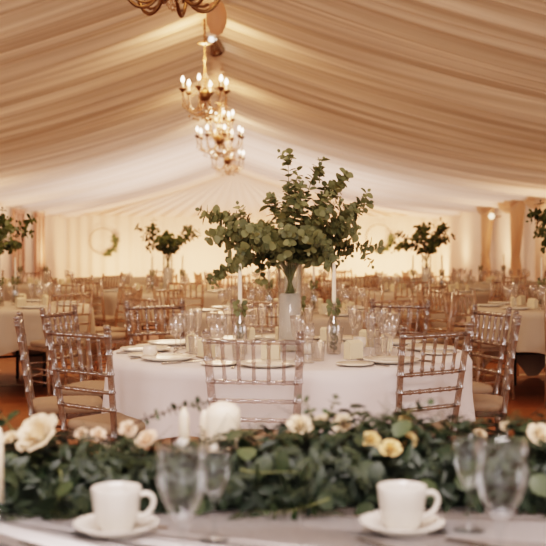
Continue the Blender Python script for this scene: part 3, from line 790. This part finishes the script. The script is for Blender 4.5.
# ------------------------------------------------------------------ other tables
CH = []
TBL = [TC] + [Vector((at(px, Y, z=0).x, Y, 0)) for px, Y in ((291, 9.2), (-6, 10.3), (573, 9.9), (168, 13.8), (427, 14.0), (290, 17.0), (35, 16.5), (492, 17.5), (120, 20.5), (385, 20.5))]
def other_table(x, y, nm, nch, rot, clrot, sc_b=.85, clothL=2.3, rb=1.40, seedv=0, ware=True, skip=(), candles=True, bouq=True):
    rg = random.Random(100 + seedv)
    T = Vector((x, y, 0))
    P_table.put(T, rot, 'round folding table under the cloth of the ' + nm)
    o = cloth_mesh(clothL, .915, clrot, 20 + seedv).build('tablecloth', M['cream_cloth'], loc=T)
    tag(o, 'cream cloth draped over the ' + nm, 'tablecloth')
    for k in range(nch):
        a = rot + 2 * PI * k / nch
        r = rb + rg.uniform(-.03, .12) - .235; aa = a + rg.uniform(-.06, .06)
        q = Vector((x + math.cos(aa) * r, y + math.sin(aa) * r, 0))
        if k not in skip and all((q - c_).length > .52 for c_ in CH) and all((q - t_).length > 1.3 for t_ in TBL if (t_ - T).length > .1):
            CH.append(q)
            P_far.put((x + math.cos(aa) * r, y + math.sin(aa) * r, 0), aa + PI / 2 + rg.uniform(-.12, .12), 'blurred chiavari chair at the ' + nm, 'chairs around the ' + nm)
        if not ware: continue
        c, s_ = math.cos(a), math.sin(a); R_ = Matrix.Rotation(a + PI / 2, 3, 'Z')
        def W(r, lx):
            v = Vector((c * r, s_ * r, 0)) + R_ @ Vector((lx, 0, 0)); return (x + v.x, y + v.y, TZ)
        P_plate.put(W(.74, 0), a + PI / 2, 'ivory dinner plate set on the ' + nm, 'dinner plates on the ' + nm)
        P_fav.put(W(.52, 0), a + PI / 2, 'cream favour box standing on the ' + nm, 'favour boxes on the ' + nm)
        P_wine.put(W(.58, .16), 0, 'wine glass standing on the ' + nm, 'wine glasses on the ' + nm)
        P_flute.put(W(.52, .11), 0, 'champagne flute standing on the ' + nm, 'champagne flutes on the ' + nm)
    if bouq:
        P_vase.put((x, y, TZ), 0, 'clear cylinder vase in the middle of the ' + nm)
        P_bqf.put((x, y, VZ), seedv * 1.3, 'blurred eucalyptus bouquet on the ' + nm, scale=sc_b)
    if candles:
        for dx, dy, w in candles_off:
            q = Vector((x + dx, y + dy, TZ))
            P_bottle.put(q, rg.uniform(0, 6), 'bottle candlestick on the %s, %s its vase' % (nm, w))
            P_taper.put(q + Vector((0, 0, .253)), 0, 'taper candle on the %s, %s its vase' % (nm, w))
candles_off = ((-.19, -.10, 'left of'), (.19, -.06, 'right of'))
other_table(at(291, 9.2, z=0).x, 9.2, 'round table directly behind the middle table', 9, .35, .4, .8, seedv=1)
candles_off = ((.12, -.22, 'in front of'), (.20, .05, 'right of'))
other_table(at(-6, 10.3, z=0).x, 10.3, 'round table cut by the left edge', 9, .55, -1.0, .98, clothL=2.5, seedv=2)
candles_off = ((-.30, -.10, 'left of'), (.19, -.06, 'right of'))
other_table(at(573, 9.9, z=0).x, 9.9, 'round table cut by the right edge', 9, .25, .9, 1.08, clothL=2.5, seedv=3)
candles_off = ((-.19, -.10, 'left of'), (.19, -.06, 'right of'))
other_table(at(168, 13.8, z=0).x, 13.8, 'second-row table left of the main bouquet', 8, .2, .2, .95, seedv=4)
other_table(at(427, 14.0, z=0).x, 14.0, 'second-row table right of the main bouquet', 8, .5, .7, .98, seedv=5)
other_table(at(290, 17.0, z=0).x, 17.0, 'far table hidden beyond the main bouquet', 8, .2, .2, .7, seedv=6, bouq=False)
for i, (px, Y, nm) in enumerate(((35, 16.5, 'far round table by the left wall windows'), (492, 17.5, 'far round table by the right wall curtains'),
                                 (120, 20.5, 'distant round table below the left hoop'), (385, 20.5, 'distant round table below the right hoop'))):
    other_table(at(px, Y, z=0).x, Y, nm, 8, .3 + i, .5 * i, .85, seedv=7 + i, bouq=False, ware=(i < 2), skip=(1, 4, 6) if i < 2 else (0, 2, 3, 5, 6, 7), candles=(i < 2))

# ------------------------------------------------------------------ hoops at the back wall
for px, y, nm, a0 in ((103, 241, 'left', -1.9), (379, 237, 'right', -2.4)):
    c = at(px, YB - .16, y); e = empty('flower_hoop', c, 0, 'thin gold hoop with a crescent of greenery on the back wall, %s of the bouquet' % nm, 'hoop')
    mb = MB(); pts = [(.48 * math.cos(t * PI / 24), 0, .48 * math.sin(t * PI / 24)) for t in range(49)]; mb.ring_tube(pts, .014, 6, False); mb.build('ring', M['brass'], e)
    mb = MB(); rg = random.Random(2)
    for k in range(52):
        t = rg.uniform(-1.35, .35) if nm == 'left' else rg.uniform(-1.8, .1)
        p = Vector((.48 * math.cos(t), -.03, .48 * math.sin(t))) + Vector((rg.uniform(-.07, .07), rg.uniform(-.05, .05), rg.uniform(-.07, .07)))
        mb.leaf(p, Vector((rg.uniform(-1, 1), rg.uniform(-1, .3), rg.uniform(-1, 1))), Vector((0, -1, .2)), .13, .085, round_=True)
    mb.build('greenery', M['euc_far'], e)

# ------------------------------------------------------------------ head table in the foreground
X0, X1, Y0, Y1, HZ = -1.5, 1.7, 1.25, 2.62, .75
e = empty('trestle_table', ((X0 + X1) / 2, (Y0 + Y1) / 2, 0), 0, 'long trestle table under the white cloth across the foreground', 'table')
mb = MB(); mb.box((0, 0, HZ - .025), (X1 - X0 - .04, Y1 - Y0 - .04, .03)); mb.build('tabletop', M['board'], e, False)
for sx in (-1, 1):
    for sy in (-1, 1):
        mb = MB(); mb.ring_tube([(sx * 1.4, sy * .5, 0), (sx * 1.4, sy * .5, HZ - .04)], .018); mb.build('leg', M['darkmetal'], e)
mb = MB(); nx, ny = 120, 30
def prm(i, n, lo, hi): return lo + (hi - lo) * i / n
ringp = []
per = []
step = .04
x = X0
while x < X1: per.append((x, Y0, 0, -1)); x += step
y = Y0
while y < Y1: per.append((X1, y, 1, 0)); y += step
x = X1
while x > X0: per.append((x, Y1, 0, 1)); x -= step
y = Y1
while y > Y0: per.append((X0, y, -1, 0)); y -= step
n = len(per); rows = (.002, .02, .2, .45, .72)
cx, cy = (X0 + X1) / 2, (Y0 + Y1) / 2
for k in (.5, .97):
    for (x, y, dx, dy) in per: mb.v.append((cx + (x - cx) * k, cy + (y - cy) * k, HZ + .001))
for d in rows:
    for i, (x, y, dx, dy) in enumerate(per):
        w = (.006 + .05 * d * (1 + math.sin(i * .55 + math.sin(i * .13) * 2)))
        mb.v.append((x + dx * w, y + dy * w, HZ + .002 - d))
for r in range(len(rows) + 1):
    for i in range(n):
        j = (i + 1) % n; mb.f.append((r * n + i, r * n + j, (r + 1) * n + j, (r + 1) * n + i))
mb.f.append(tuple(range(n)))
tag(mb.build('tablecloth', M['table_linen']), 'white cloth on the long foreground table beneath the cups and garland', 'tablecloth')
FZ = HZ + .002

# garland
rg = random.Random(21)
gl = empty('leaf_garland', (0, 2.30, FZ), 0, 'thick dark green leaf garland running along the foreground table', 'garland')
GA, GB = -1.3, 1.5
def gcy(x): return .03 * math.sin(x * 3.1 + .5) + .02 * math.sin(x * 7.7)
def sst(x, a, b):
    t = min(1, max(0, (x - a) / (b - a))); return t * t * (3 - 2 * t)
def gh(x): return .120 + .045 * sst(x, .12, .32) + .035 * sst(-x, .28, .5) + .018 * math.sin(x * 5 + 1) + .012 * math.sin(x * 13)
def gw(x): return .165 + .02 * math.sin(x * 4.3) + .015 * math.sin(x * 11)
mb = MB(); NX = 90; NT = 12
for i in range(NX + 1):
    x = GA + (GB - GA) * i / NX
    for k in range(NT):
        t = PI * k / (NT - 1); j = 1 + .12 * math.sin(i * 1.7 + k * 2.1)
        mb.v.append((x, gcy(x) + math.cos(t) * gw(x) * .78 * j, .002 + math.sin(t) * gh(x) * .72 * j))
for i in range(NX):
    for k in range(NT - 1):
        q = i * NT + k; mb.f.append((q, q + 1, q + NT + 1, q + NT))
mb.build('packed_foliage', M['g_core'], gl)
def gpoint(f=1.0):
    x = rg.uniform(GA, GB); t = rg.uniform(.02, PI - .02); k = rg.uniform(.72, 1.02) * f
    p = Vector((x, gcy(x) - math.cos(t) * gw(x) * k, .006 + math.sin(t) * gh(x) * k)); nrm = Vector((rg.uniform(-.3, .3), -math.cos(t), math.sin(t) + .05)).normalized()
    return p, nrm
mb = MB()
for _ in range(3400):
    p, nrm = gpoint(); tv = nrm.cross(Vector((rg.uniform(-1, 1), rg.uniform(-1, 1), rg.uniform(-1, 1)))).normalized()
    L = rg.uniform(.026, .05); p = p - tv * L * .5
    p.z = max(p.z, .008); d = (tv + nrm * rg.uniform(.05, .5)); mb.leaf(p, d, nrm, L, L * rg.uniform(.32, .45), .3)
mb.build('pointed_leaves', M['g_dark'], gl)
mb = MB()
for _ in range(230):
    p, nrm = gpoint(1.06); tv = nrm.cross(Vector((rg.uniform(-1, 1), rg.uniform(-1, 1), rg.uniform(-1, 1)))).normalized()
    L = rg.uniform(.026, .05); p = p - tv * L * .3; p.z = max(p.z, .01)
    mb.leaf(p, tv + nrm * rg.uniform(.0, .5), nrm, L, L * .88, .2, True)
mb.build('round_eucalyptus_leaves', M['g_round'], gl)
mb = MB()
for _ in range(1000):
    p, nrm = gpoint(1.04); tv = nrm.cross(Vector((rg.uniform(-1, 1), rg.uniform(-1, 1), rg.uniform(-1, 1)))).normalized()
    d = (tv + nrm * .5).normalized(); L = rg.uniform(.05, .085)
    for j in range(14):
        t = j / 13; c = p + d * (L * t); sd = d.cross(nrm).normalized() * (1 if j % 2 else -1)
        c.z = max(c.z, .006); mb.leaf(c, sd + d * .7, nrm, .014 * (1.2 - t), .005, .1)
mb.build('feathery_foliage', M['g_fine'], gl)
# sprigs that stand out of the garland
for pts_px, sz, st in ((((120, 432), (150, 413), (178, 408), (205, 403)), .016, 'brownstem'), 
                   (((318, 440), (312, 415), (308, 402), (300, 398)), .016, 'stem'), (((322, 440), (326, 418), (334, 406), (336, 398)), .016, 'stem'),
                   (((390, 436), (402, 418), (412, 408), (428, 404)), .034, 'stem'), (((20, 445), (12, 425), (2, 412), (-14, 402)), .034, 'stem'),
                   (((262, 440), (248, 450), (235, 462), (222, 478)), .040, 'stem'), (((330, 500), (300, 512), (285, 522), (270, 527)), .026, 'stem'),
                   (((240, 470), (262, 478), (280, 470), (300, 474)), .050, 'stem'), (((60, 470), (64, 490), (58, 505), (50, 515)), .044, 'stem')):
    Ys = 2.32 if pts_px[0][1] < 446 else 2.12
    pts = [at(px, Ys, y) - Vector((0, 2.30, FZ)) for px, y in pts_px]
    for p in pts: p.z = max(p.z, .012)
    sm, lm = MB(), MB(); branch(bez(pts, 8), .0022, rg, sz, .25, sz * .8, sm, lm)
    b_ = sm.build('sprig', M[st], gl); lm.build('leaves', M['g_round'], b_)

# roses
def rose_maker(mat, seed):
    rq = random.Random(seed)
    def f():
        e = empty('rose', cat='flower', label='x')
        mb = MB()
        def petal(a, r, tilt, w, h, z0):
            nu, nv = 6, 5; base = len(mb.v)
            for j in range(nv + 1):
                v = j / nv
                for i in range(nu + 1):
                    u = i / nu - .5; ww = w * math.sin(PI * (.18 + .68 * v)) ; aa = a + u * ww / max(r, .3)
                    rad = r * (.35 + .65 * v ** .7) + tilt * v * v
                    z = z0 + h * v * (1 - .5 * u * u) - (.10 * max(0, v - .75) * 4 * tilt)
                    mb.v.append((math.cos(aa) * rad, math.sin(aa) * rad, z))
            for j in range(nv):
                for i in range(nu):
                    q = base + j * (nu + 1) + i; mb.f.append((q, q + 1, q + nu + 2, q + nu + 1))
        for ring, (n_, r, tl, w, h, z0) in enumerate(((3, .14, .02, .55, .85, .15), (4, .28, .06, .75, .86, .10), (5, .45, .14, .9, .82, .05), (6, .62, .28, 1.0, .70, 0), (6, .74, .42, 1.1, .52, -.05))):
            for k in range(n_): petal(2 * PI * k / n_ + ring * .7 + rq.uniform(-.15, .15), r, tl, w, h * rq.uniform(.92, 1.05), z0)
        mb.build('petals', mat, e)
        mb = MB(); mb.ring_tube([(0, 0, .1), (0, 0, -.25), (.05, 0, -.7)], [.12, .08, .05], 7)
        for k in range(5): a = k * 1.257; mb.leaf(Vector((0, 0, -.08)), Vector((math.cos(a), math.sin(a), .05)), Vector((0, 0, 1)), .7, .28)
        mb.build('calyx', M['stem'], e)
        return e
    return f
P_rw, P_rp, P_ry = Proto(rose_maker(M['rose'], 1)), Proto(rose_maker(M['peach'], 2)), Proto(rose_maker(M['yellow'], 3))
for pr, px, y, Y, dia, lab in (
    (P_rw, 41, 430, 2.24, .094, 'largest cream white rose at the left end of the garland'),
    (P_rw, 12, 434, 2.26, .045, 'small cream rose left of the largest rose at the left edge'),
    (P_rp, 82, 430, 2.36, .036, 'small peach rosebud on the garland just right of the largest rose'),
    (P_rp, 98, 431, 2.36, .042, 'small peach rose on the garland above the left coffee cup'),
    (P_rp, 128, 425, 2.36, .046, 'peach rose between the largest rose and the left taper stub'),
    (P_rp, 148, 436, 2.28, .062, 'peach rose on the garland left of the pillar candle'),
    (P_rw, 300, 422, 2.34, .068, 'cream white rose on the garland under the clear chair right post'),
    (P_rw, 322, 420, 2.38, .055, 'cream rose in the middle of the garland cluster right of the pillar candle'),
    (P_rw, 343, 420, 2.36, .055, 'cream rose rightmost of the middle garland cluster'),
    (P_ry, 371, 437, 2.29, .050, 'yellow rose leftmost of the cluster above the right coffee cup'),
    (P_ry, 391, 446, 2.24, .056, 'biggest yellow rose of the cluster above the right coffee cup'),
    (P_ry, 409, 437, 2.30, .045, 'yellow rose rightmost of the cluster above the right coffee cup'),
    (P_ry, 406, 417, 2.36, .034, 'small yellow bud high on the garland under the right front chair'),
    (P_rw, 481, 432, 2.30, .034, 'small cream bud above the right pair of wine glasses'),
    (P_rw, 507, 424, 2.36, .030, 'tiny cream bud on the garland right of the glasses'),
    (P_rw, 541, 432, 2.24, .066, 'cream rose on the garland cut by the right edge')):
    Y = Y - .035; p = at(px, Y, y + (3 if dia < .09 else 2)); p.z -= .1 * dia
    o = pr.put(p, random.uniform(0, 6), lab, scale=dia / 2 / .95 * (.86 if dia > .09 else .70)); o.rotation_euler = (random.uniform(.5, 1.0), random.uniform(-.5, .3), random.uniform(-.5, .5))

# pillar candle, taper stubs
p = at(223, 2.40, z=FZ)
e = empty('pillar_candle', p, 0, 'thick white pillar candle standing in the garland', 'candle')
mb = MB(); mb.lathe([(.001, 0), (.037, 0), (.038, .01), (.038, .160), (.036, .176), (.024, .186), (.006, .192), (.001, .192)], 28); mb.build('wax', M['wax'], e)
mb = MB(); mb.ring_tube([(0, 0, .19), (.001, 0, .202)], .0015, 5); mb.build('wick', M['wick'], e)
for px, Y, zt, lab in ((184, 2.44, .925, 'slim white taper candle in the garland left of the pillar candle'), (205, 2.46, .915, 'slim white taper candle touching the pillar candle left side'), (-2, 2.14, .93, 'white taper candle at the left edge of the foreground table')):
    p = at(px, Y, z=FZ); e = empty('taper_candle', p, 0, lab, 'candle'); h = zt - FZ
    mb = MB(); mb.lathe([(.001, .018), (.012, .018), (.0115, h - .02), (.006, h), (.001, h + .002)], 14); mb.build('wax', M['wax'], e)
    mb = MB(); mb.lathe([(.001, 0), (.03, 0), (.03, .004), (.014, .008), (.014, .03), (.0125, .03), (.0125, .012), (.001, .01)], 16); mb.build('holder', M['glass'], e)
    mb = MB(); mb.ring_tube([(0, 0, h), (.001, 0, h + .01)], .0012, 5); mb.build('wick', M['wick'], e)

# coffee cups
def cup_maker():
    e = empty('coffee_cup', cat='cup', label='x')
    mb = MB(); n = 48
    prof = [(.001, .003), (.026, .003), (.028, 0), (.031, .001), (.036, .012), (.0415, .035), (.0445, .06), (.046, .078), (.0455, .080), (.0435, .0795), (.0415, .06), (.038, .035), (.032, .014), (.02, .009), (.001, .009)]
    mb.lathe(prof, n)
    for i, v in enumerate(mb.v):
        a = math.atan2(v[1], v[0]); k = 1 + .012 * math.cos(a * 10)
        mb.v[i] = (v[0] * k, v[1] * k, v[2])
    mb.build('bowl', M['china'], e)
    mb = MB(); pts = bez([(.040, 0, .062), (.062, 0, .074), (.082, 0, .062), (.074, 0, .028), (.050, 0, .020), (.036, 0, .020)], 16); mb.ring_tube(pts, .0052, 10); mb.build('handle', M['china'], e)
    return e
P_cup = Proto(cup_maker)
P_sau = single('saucer', 'saucer', lathe_mesh('saucer', [(.001, .006), (.028, .006), (.030, .004), (.05, .007), (.074, .018), (.079, .022), (.080, .020), (.05, .002), (.03, 0), (.001, 0)], M['china'], 44))
pL = at(116, 2.02, z=FZ); pR = at(403, 2.02, z=FZ)
P_sau.put(pL, 0, 'white saucer under the left coffee cup'); P_cup.put(pL + Vector((0, 0, .0065)), .15, 'white coffee cup on the left saucer in the foreground')
P_sau.put(pR, 0, 'white saucer under the right coffee cup'); P_cup.put(pR + Vector((0, 0, .0065)), .1, 'white coffee cup on the right saucer in the foreground')
o = P_spoon.put(pL + Vector((.058, -.02, .014)), -2.0, 'teaspoon resting on the left saucer under the cup handle', scale=.62)
P_knife.put(at(62, 1.94, z=FZ) + Vector((0, -.07, 0)), .75, 'steel knife on the white cloth in front of the left saucer')
P_knife.put(at(378, 1.94, z=FZ) + Vector((0.03, -.07, 0)), .6, 'steel knife on the white cloth in front of the right saucer')
P_fork.put(at(500, 1.93, z=FZ) + Vector((0, -.05, 0)), 1.0, 'steel fork lying by the nearest right wine glass')
# foreground wine glasses
big = [(.001, .003), (.036, .002), (.037, .004), (.010, .010), (.0055, .022), (.005, .085), (.007, .094), (.016, .108), (.030, .135), (.0395, .162), (.0425, .185), (.041, .205), (.0385, .222), (.0376, .2225), (.040, .205), (.0415, .185), (.0385, .162), (.029, .136), (.014, .110), (.001, .102)]
P_big = single('wine_glass', 'glass', lathe_mesh('large_wine_glass', big, M['glass'], 40))
def fg(px, Y, lab, s): P_big.put(at(px, Y, z=FZ), 0, lab, scale=s)
fg(182, 1.70, 'large clear wine glass right of the left coffee cup', 1.0)
fg(214, 1.96, 'smaller clear wine glass just behind the large left wine glass', .76)
fg(471, 2.02, 'clear wine glass beside the right cup, behind the nearest right glass', .80)
fg(503, 1.68, 'large clear wine glass nearest the camera at the right', 1.03)

# ------------------------------------------------------------------ light
def area(name, loc, rot, sx, sy, e_, col):
    L = bpy.data.lights.new(name, 'AREA'); L.shape = 'RECTANGLE'; L.size = sx; L.size_y = sy; L.energy = e_; L.color = col
    o = bpy.data.objects.new(name, L); COL.objects.link(o); o.location = loc; o.rotation_euler = rot; return o
# daylight from window doors behind the camera
for x, y, e_ in ((-3.4, -1.6, 28), (3.4, -1.6, 28), (.3, -2.4, 24)):
    area('door_daylight', (x, y, 1.9), (math.radians(86), 0, math.atan2(-x, 2.6 - y)), .8, 1.7, e_, (.82, .91, 1.0))
for x in (-6.6, 6.6):
    for y in (2.2, 4.6):
        area('side_window_daylight', (x, y, 1.7), (math.radians(90), 0, math.radians(-90 if x < 0 else 90)), 1.3, 1.6, 42, (.84, .92, 1.0))
area('foreground_fill', (0, .9, 3.75), (math.radians(10), 0, 0), 1.8, 1.4, 160, (.95, .96, 1.0))  # unseen fill light added overhead to brighten the foreground cloth
# unseen fill lights added along the walls to brighten the fabric
for Y in (6, 12, 18, 24, 30, 36):
    for X, s_ in ((XL + .9, 1), (XR - .9, -1)):
        area('fabric_fill', (X, Y, 1.0), (0, math.radians(180 - 25 * s_), 0), .8, .8, (5 if Y < 10 else 16) if Y < 20 else (40 if Y < 28 else 24), (1, .70, .46))
for X in (-5, -2, 1, 4, 6):
    area('fabric_fill', (X, YB - 2.0, .4), (math.radians(115), 0, 0), 1.2, .5, 75, (1, .70, .46))  # more unseen warm fill, added low to make the back wall glow
area('fabric_fill', (-.5, 31, 1.2), (math.radians(180), 0, 0), 8, 8, 330, (1, .93, .88))  # broad unseen fill added to whiten the far ceiling
for Y in (6, 11, 17):
    area('ridge_fill', (XRG, Y, 3.62), (0, 0, 0), 1.6, 1.6, 35 if Y == 6 else 95, (1, .78, .56))  # unseen fill lights added under the ridge, warming tables and floor
w = bpy.data.worlds.new('World'); sc.world = w; w.use_nodes = True
bg = w.node_tree.nodes['Background']; bg.inputs[0].default_value = (1.0, .95, .89, 1); bg.inputs[1].default_value = 1.0

# ------------------------------------------------------------------ camera
cam = bpy.data.cameras.new('camera'); co = bpy.data.objects.new('camera', cam); COL.objects.link(co); sc.camera = co
cam.sensor_width = 25.16; cam.sensor_height = 25.16; cam.lens = 50.0; cam.sensor_fit = 'HORIZONTAL'
co.location = (0, 0, H)
co.rotation_euler = (PI / 2 - math.atan((273 - HY) / F), 0, -math.atan((273 - VX) / F))
cam.clip_end = 200; cam.dof.use_dof = True; cam.dof.focus_distance = 5.1; cam.dof.aperture_fstop = 2.8
sc.view_settings.view_transform = 'Filmic'
try: sc.view_settings.look = 'High Contrast'
except Exception: pass
sc.view_settings.exposure = 0.20
try:
    sc.view_settings.use_white_balance = True; sc.view_settings.white_balance_temperature = 7300; sc.view_settings.white_balance_tint = 24
except Exception: pass
sc.cycles.transparent_max_bounces = 24
